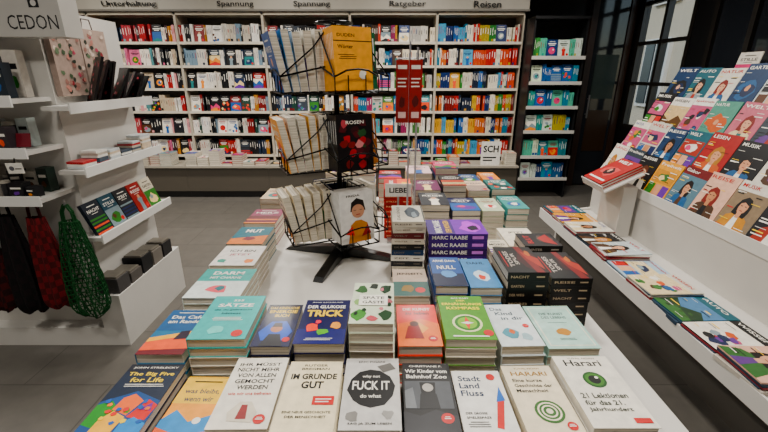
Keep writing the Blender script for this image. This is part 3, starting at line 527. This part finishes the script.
# ================================================================= GIFT GONDOLA (left)
def gondola():
    WH = H('cfcdc8'); mb = MB()
    mb.box(I4, -1.66, -1.62, 2.05, 2.66, 0, 1.8, WH, 'laminate')
    mb.box(I4, -2.7, -1.66, 2.05, 2.08, 0, 1.8, WH, 'laminate')
    mb.box(I4, -1.62, -1.49, 1.97, 2.66, 0, .33, WH, 'laminate'); mb.box(I4, -2.7, -1.62, 1.97, 2.05, 0, .12, WH, 'laminate')
    for z in (1.36, 1.05, .69):
        mb.box(I4, -1.62, -1.49, 1.95, 2.66, z-.02, z, WH, 'laminate'); mb.box(I4, -1.49, -1.482, 1.95, 2.66, z-.035, z+.015, H('e0dfdb'), 'laminate')
    for z in (1.40, 1.17, .94):
        mb.box(I4, -2.7, -1.64, 1.83, 2.05, z-.02, z, WH, 'laminate'); mb.box(I4, -2.7, -1.64, 1.822, 1.83, z-.035, z+.015, H('e0dfdb'), 'laminate')
    mb.box(I4, -2.1, -1.405, 1.93, 2.045, 1.66, 1.84, H('bdbbb6'), 'laminate')
    cover(mb, frame((-1.66, 1.93, 1.65), (1, 0, 0), (0, 0, 1)), .25, .18, [('t', 'CEDON', .06, .22, .94, .54, H('1c1d20'), 0), ('r', .5, .7, .68, .9, H('1c1d20')), ('c', .59, .8, .05, WH)])
    mb.build('gift_display_gondola')
    mb = MB()
    for j, (y, c) in enumerate(((2.06, H('a8988f')), (2.27, H('b5a49a')))):
        F = frame((-1.612, y, 1.40), (0, 1, 0), (0, 0, 1)); mb.box(F, 0, .2, 0, .33, .0, .03, c)
        e = []
        for q in range(44):
            cx, cy = R.uniform(.08, .92), R.uniform(.05, .95); e.append(('p', blob(cx, cy, .07, .04, 7), H(R.choice(['8a3a42', 'a95868', '4f5f4a', '6a7a62', '98766e', 'd8c8bc', 'b88a80', '3a4038']))))
        cover(mb, F @ T((0, 0, .03)), .2, .33, e)
        mb.path([F @ Vector((.05, .33, .015)), F @ Vector((.06, .38, .015)), F @ Vector((.12, .38, .015)), F @ Vector((.13, .33, .015))], .003, (.3, .25, .25), 'matte')
    mb.build('floral_gift_bags')
    mb = MB()
    for j in range(9):
        F = T((-1.545, 2.20+j*.048, 1.362)) @ RZ(R.uniform(-55, -20)) @ RX(72+R.uniform(-14, 6)); c = H(R.choice(['120a0d', '1c0f14', '0f1211'])); hh = .24-.011*j
        mb.box(F, -.065, .065, 0, hh, 0, .012, c)
        cover(mb, F @ T((-.065, 0, .012)), .13, hh, [('p', blob(R.uniform(.15, .85), R.uniform(.1, .9), .09, .05, 7), H(R.choice(['7c1423', '98304a', '2c4434', 'a7535a', '4a1a24', 'b8888a']))) for _ in range(14)])
    mb.build('patterned_pouches')
    mb = MB(); y = 1.98
    while y < 2.58:
        h = R.randint(3, 8); w = R.uniform(.08, .11)
        for q in range(h): mb.box(T((-1.552, y+w/2, 1.052+q*.012)) @ RZ(R.uniform(-5, 5)), -.045, .045, -w/2+.005, w/2-.005, 0, .0115, H(R.choice(['e8e6e0', 'd3c4b0', 'a93a40', 'cfd3d4', 'bfb8ad', '4a5560'])))
        y += w+.006
    mb.build('notecard_piles')
    mb = MB(); y = 1.98
    for c in ('1c2530', '194a5a', '202228', '992c2c', 'd3ccbb'):
        F = frame((-1.49-.03, y, .692), (0, 1, 0), (-.35, 0, .94)); cc = H(c); mb.box(F, 0, .12, 0, .18, -.02, 0, cc); cover(mb, F, .12, .18, rnd_cover(cc)); y += .128
    mb.build('gift_books')
    mb = MB(); y = 1.99
    for c in ('4c4a4a', '5d5956', '1f2023', '7b7670', '2b2a2c'):
        hh = R.uniform(.05, .11); mb.box(T((-1.555, y+.055, .3305)), -.06, .06, -.052, .052, 0, hh, H(c)); mb.box(T((-1.555, y+.055, .3305)), -.052, .052, -.044, .044, hh, hh+.012, H('78746c')); y += .122
    mb.build('gift_boxes')
    mb = MB()
    for z, cols in ((1.402, ['1a1518', '4a1a25', 'c9c4bc', '29323a', '7c2838', '131315', '131315']), (1.172, ['e0ddd6', 'b9c2c0', '1b1b1f', 'd0b8a8', '6d2530', 'ccc8c4', '3a3438']), (.942, ['161519', 'a9a49c', '3a1620', '23312a', 'c9c2b6', '1a1a1e', '1a1a1e'])):
        for row in range(2):
          x = -2.25
          while x < -1.71:
            w = R.uniform(.04, .08); h = R.uniform(.05, .11)+.05*row+(.05 if z > 1.3 else 0); c = H(R.choice(cols)); M = T((x+w/2, (1.88 if row == 0 else 1.98)+R.uniform(-.01, .01), z)) @ RZ(R.uniform(-12, 12))
            k = R.random()
            if k < .55:
                mb.box(M, -w/2, w/2, -.025, .025, 0, h, c); cover(mb, M @ frame((-w/2, -.025, 0), (1, 0, 0), (0, 0, 1)), w, h, [('r', .15, .6, .85, .72, W if sum(c) < 1.5 else K), ('p', blob(.5, .32, .25, .16), H(R.choice(ACC)))])
            elif k < .8:
                p = M.translation; mb.tube(p, p+Vector((0, 0, h*.7)), w*.4, c, 'plastic', 16); mb.tube(p+Vector((0, 0, h*.7)), p+Vector((0, 0, h*.82)), w*.42, H('a9a49a'), 'plastic', 16, w*.38)
            else:
                mb.box(M @ RX(-15), -w/2, w/2, -.005, 0, .01, h+.02, c)
            x += w+.006
    mb.build('gift_articles')
    mb = MB(); F = T((-1.70, 1.815, 1.07)) @ RX(6) @ RZ(5); mb.box(F, -.035, .035, -.002, 0, 0, .05, W); cover(mb, F @ frame((-.035, -.002, 0), (1, 0, 0), (0, 0, 1)), .07, .05, [('c', .3, .5, .16, (.4, .4, .42)), ('r', .5, .4, .9, .5, K)]); mb.tube((-1.70, 1.815, 1.115), (-1.70, 1.822, 1.14), .003); mb.build('price_tag')
    def sack(name, x, y, zt, zb, w, d, col, net=False, seed=0, taper=.35, col2=None):
        mb = MB(); rr = random.Random(seed); n = 30 if not net else 20; sg = 48 if not net else 34; ph = rr.uniform(0, 6)
        rings = []
        for j in range(n+1):
            t = j/n; z = zt-(zt-zb)*t; s = taper+(1-taper)*math.sin(min(1, t*1.25)*math.pi/2)
            if t > .86: s *= math.sqrt(max(.05, 1-((t-.86)/.16)**2))
            rings.append([(x+math.cos(a)*w*s*(1+.13*math.sin(5*a+ph+t*2)+.06*math.sin(9*a)), y+math.sin(a)*d*s*(1+.25*math.sin(7*a+ph)), z+.012*math.sin(3*a+ph)*t) for a in [2*math.pi*k/sg + (t*1.2 if net else 0) for k in range(sg)]])
        for r in rings: mb.v += r
        for j in range(n):
            for k in range(sg):
                mb.f.append((j*sg+k, (j+1)*sg+k, (j+1)*sg+(k+1) % sg, j*sg+(k+1) % sg)); c = col if not col2 or (k//2+j//2) % 2 else col2; mb.c.append(c); mb.m.append('matte')
        if not net:
            mb.f.append(tuple(n*sg+k for k in range(sg))); mb.c.append(col); mb.m.append('matte')
        for s in (-1, 1):
            pts = [(x+s*w*taper*.7, y, zt-.005), (x+s*w*taper*.6, y, zt+.05), (x+s*.006, y, zt+.085)]; mb.path(pts, .007, col, 'matte')
        mb.tube((x, y, zt+.08), (x, y, .92), .003, (.6, .6, .6))
        ob = mb.build(name, smooth=not net)
        if net:
            wf = ob.modifiers.new('net', 'WIREFRAME'); wf.thickness = .006; wf.use_boundary = True
        return ob
    sack('mesh_shopping_bag', -1.575, 1.88, .81, .27, .092, .05, H('0c4a2a'), True, 3, .45)
    sack('knitted_bag', -1.745, 1.885, .83, .32, .082, .045, H('480a14'), False, 5, .5, H('6a1624'))
    sack('knitted_bag', -1.895, 1.885, .84, .29, .078, .045, H('0c090a'), False, 6, .5, H('1c1215'))
    sack('knitted_bag', -2.05, 1.885, .83, .30, .08, .045, H('480a14'), False, 8, .5, H('2c0a10'))
gondola()

# ================================================================= LIGHTS
def area(x, y, w, s=.28, z=2.93):
    l = bpy.data.lights.new('ceiling_lamp', 'AREA'); l.shape = 'SQUARE'; l.size = s; l.energy = w; l.color = (1, .94, .86)
    l.spread = math.radians(150)
    o = bpy.data.objects.new('ceiling_lamp', l); o.location = (x, y, z); bpy.context.scene.collection.objects.link(o)
    mb = MB(); mb.box(T((x, y, 0)), -s/2-.03, s/2+.03, -s/2-.03, s/2+.03, 2.94, 3.0, W, 'laminate'); mb.build('ceiling_light_housing')
for x in (-3.2, -1.25, .35, 1.75):
    for y in (.4, 2.2, 4.1):
        w = {.4: 20, 2.2: 30, 4.1: 46}[y]
        if x > 1.5: w *= .55
        if x == -1.25 and y == 2.2: w = 24
        area(x, y, w)
sn = bpy.data.lights.new('sun', 'SUN'); sn.energy = 2.2; sn.angle = .01; so = bpy.data.objects.new('sun', sn); bpy.context.scene.collection.objects.link(so)
so.location = (-6, 4, 12); so.rotation_euler = Vector((1, .25, -.75)).to_track_quat('-Z', 'Y').to_euler()
wd = bpy.data.worlds.new('sky'); bpy.context.scene.world = wd; wd.use_nodes = True
nt = wd.node_tree; bg = nt.nodes['Background']; sk = nt.nodes.new('ShaderNodeTexSky'); sk.sky_type = 'NISHITA'; sk.sun_elevation = math.radians(35); sk.sun_disc = False; sk.sun_rotation = math.radians(200)
nt.links.new(sk.outputs[0], bg.inputs['Color']); bg.inputs['Strength'].default_value = .35

cam = bpy.data.cameras.new('camera'); co = bpy.data.objects.new('camera', cam); bpy.context.scene.collection.objects.link(co)
co.location = (0, 0, 1.5); co.rotation_euler = (math.radians(90-19.4), 0, 0); cam.lens = 18.75; cam.sensor_width = 36; cam.clip_start = .02
bpy.context.scene.camera = co
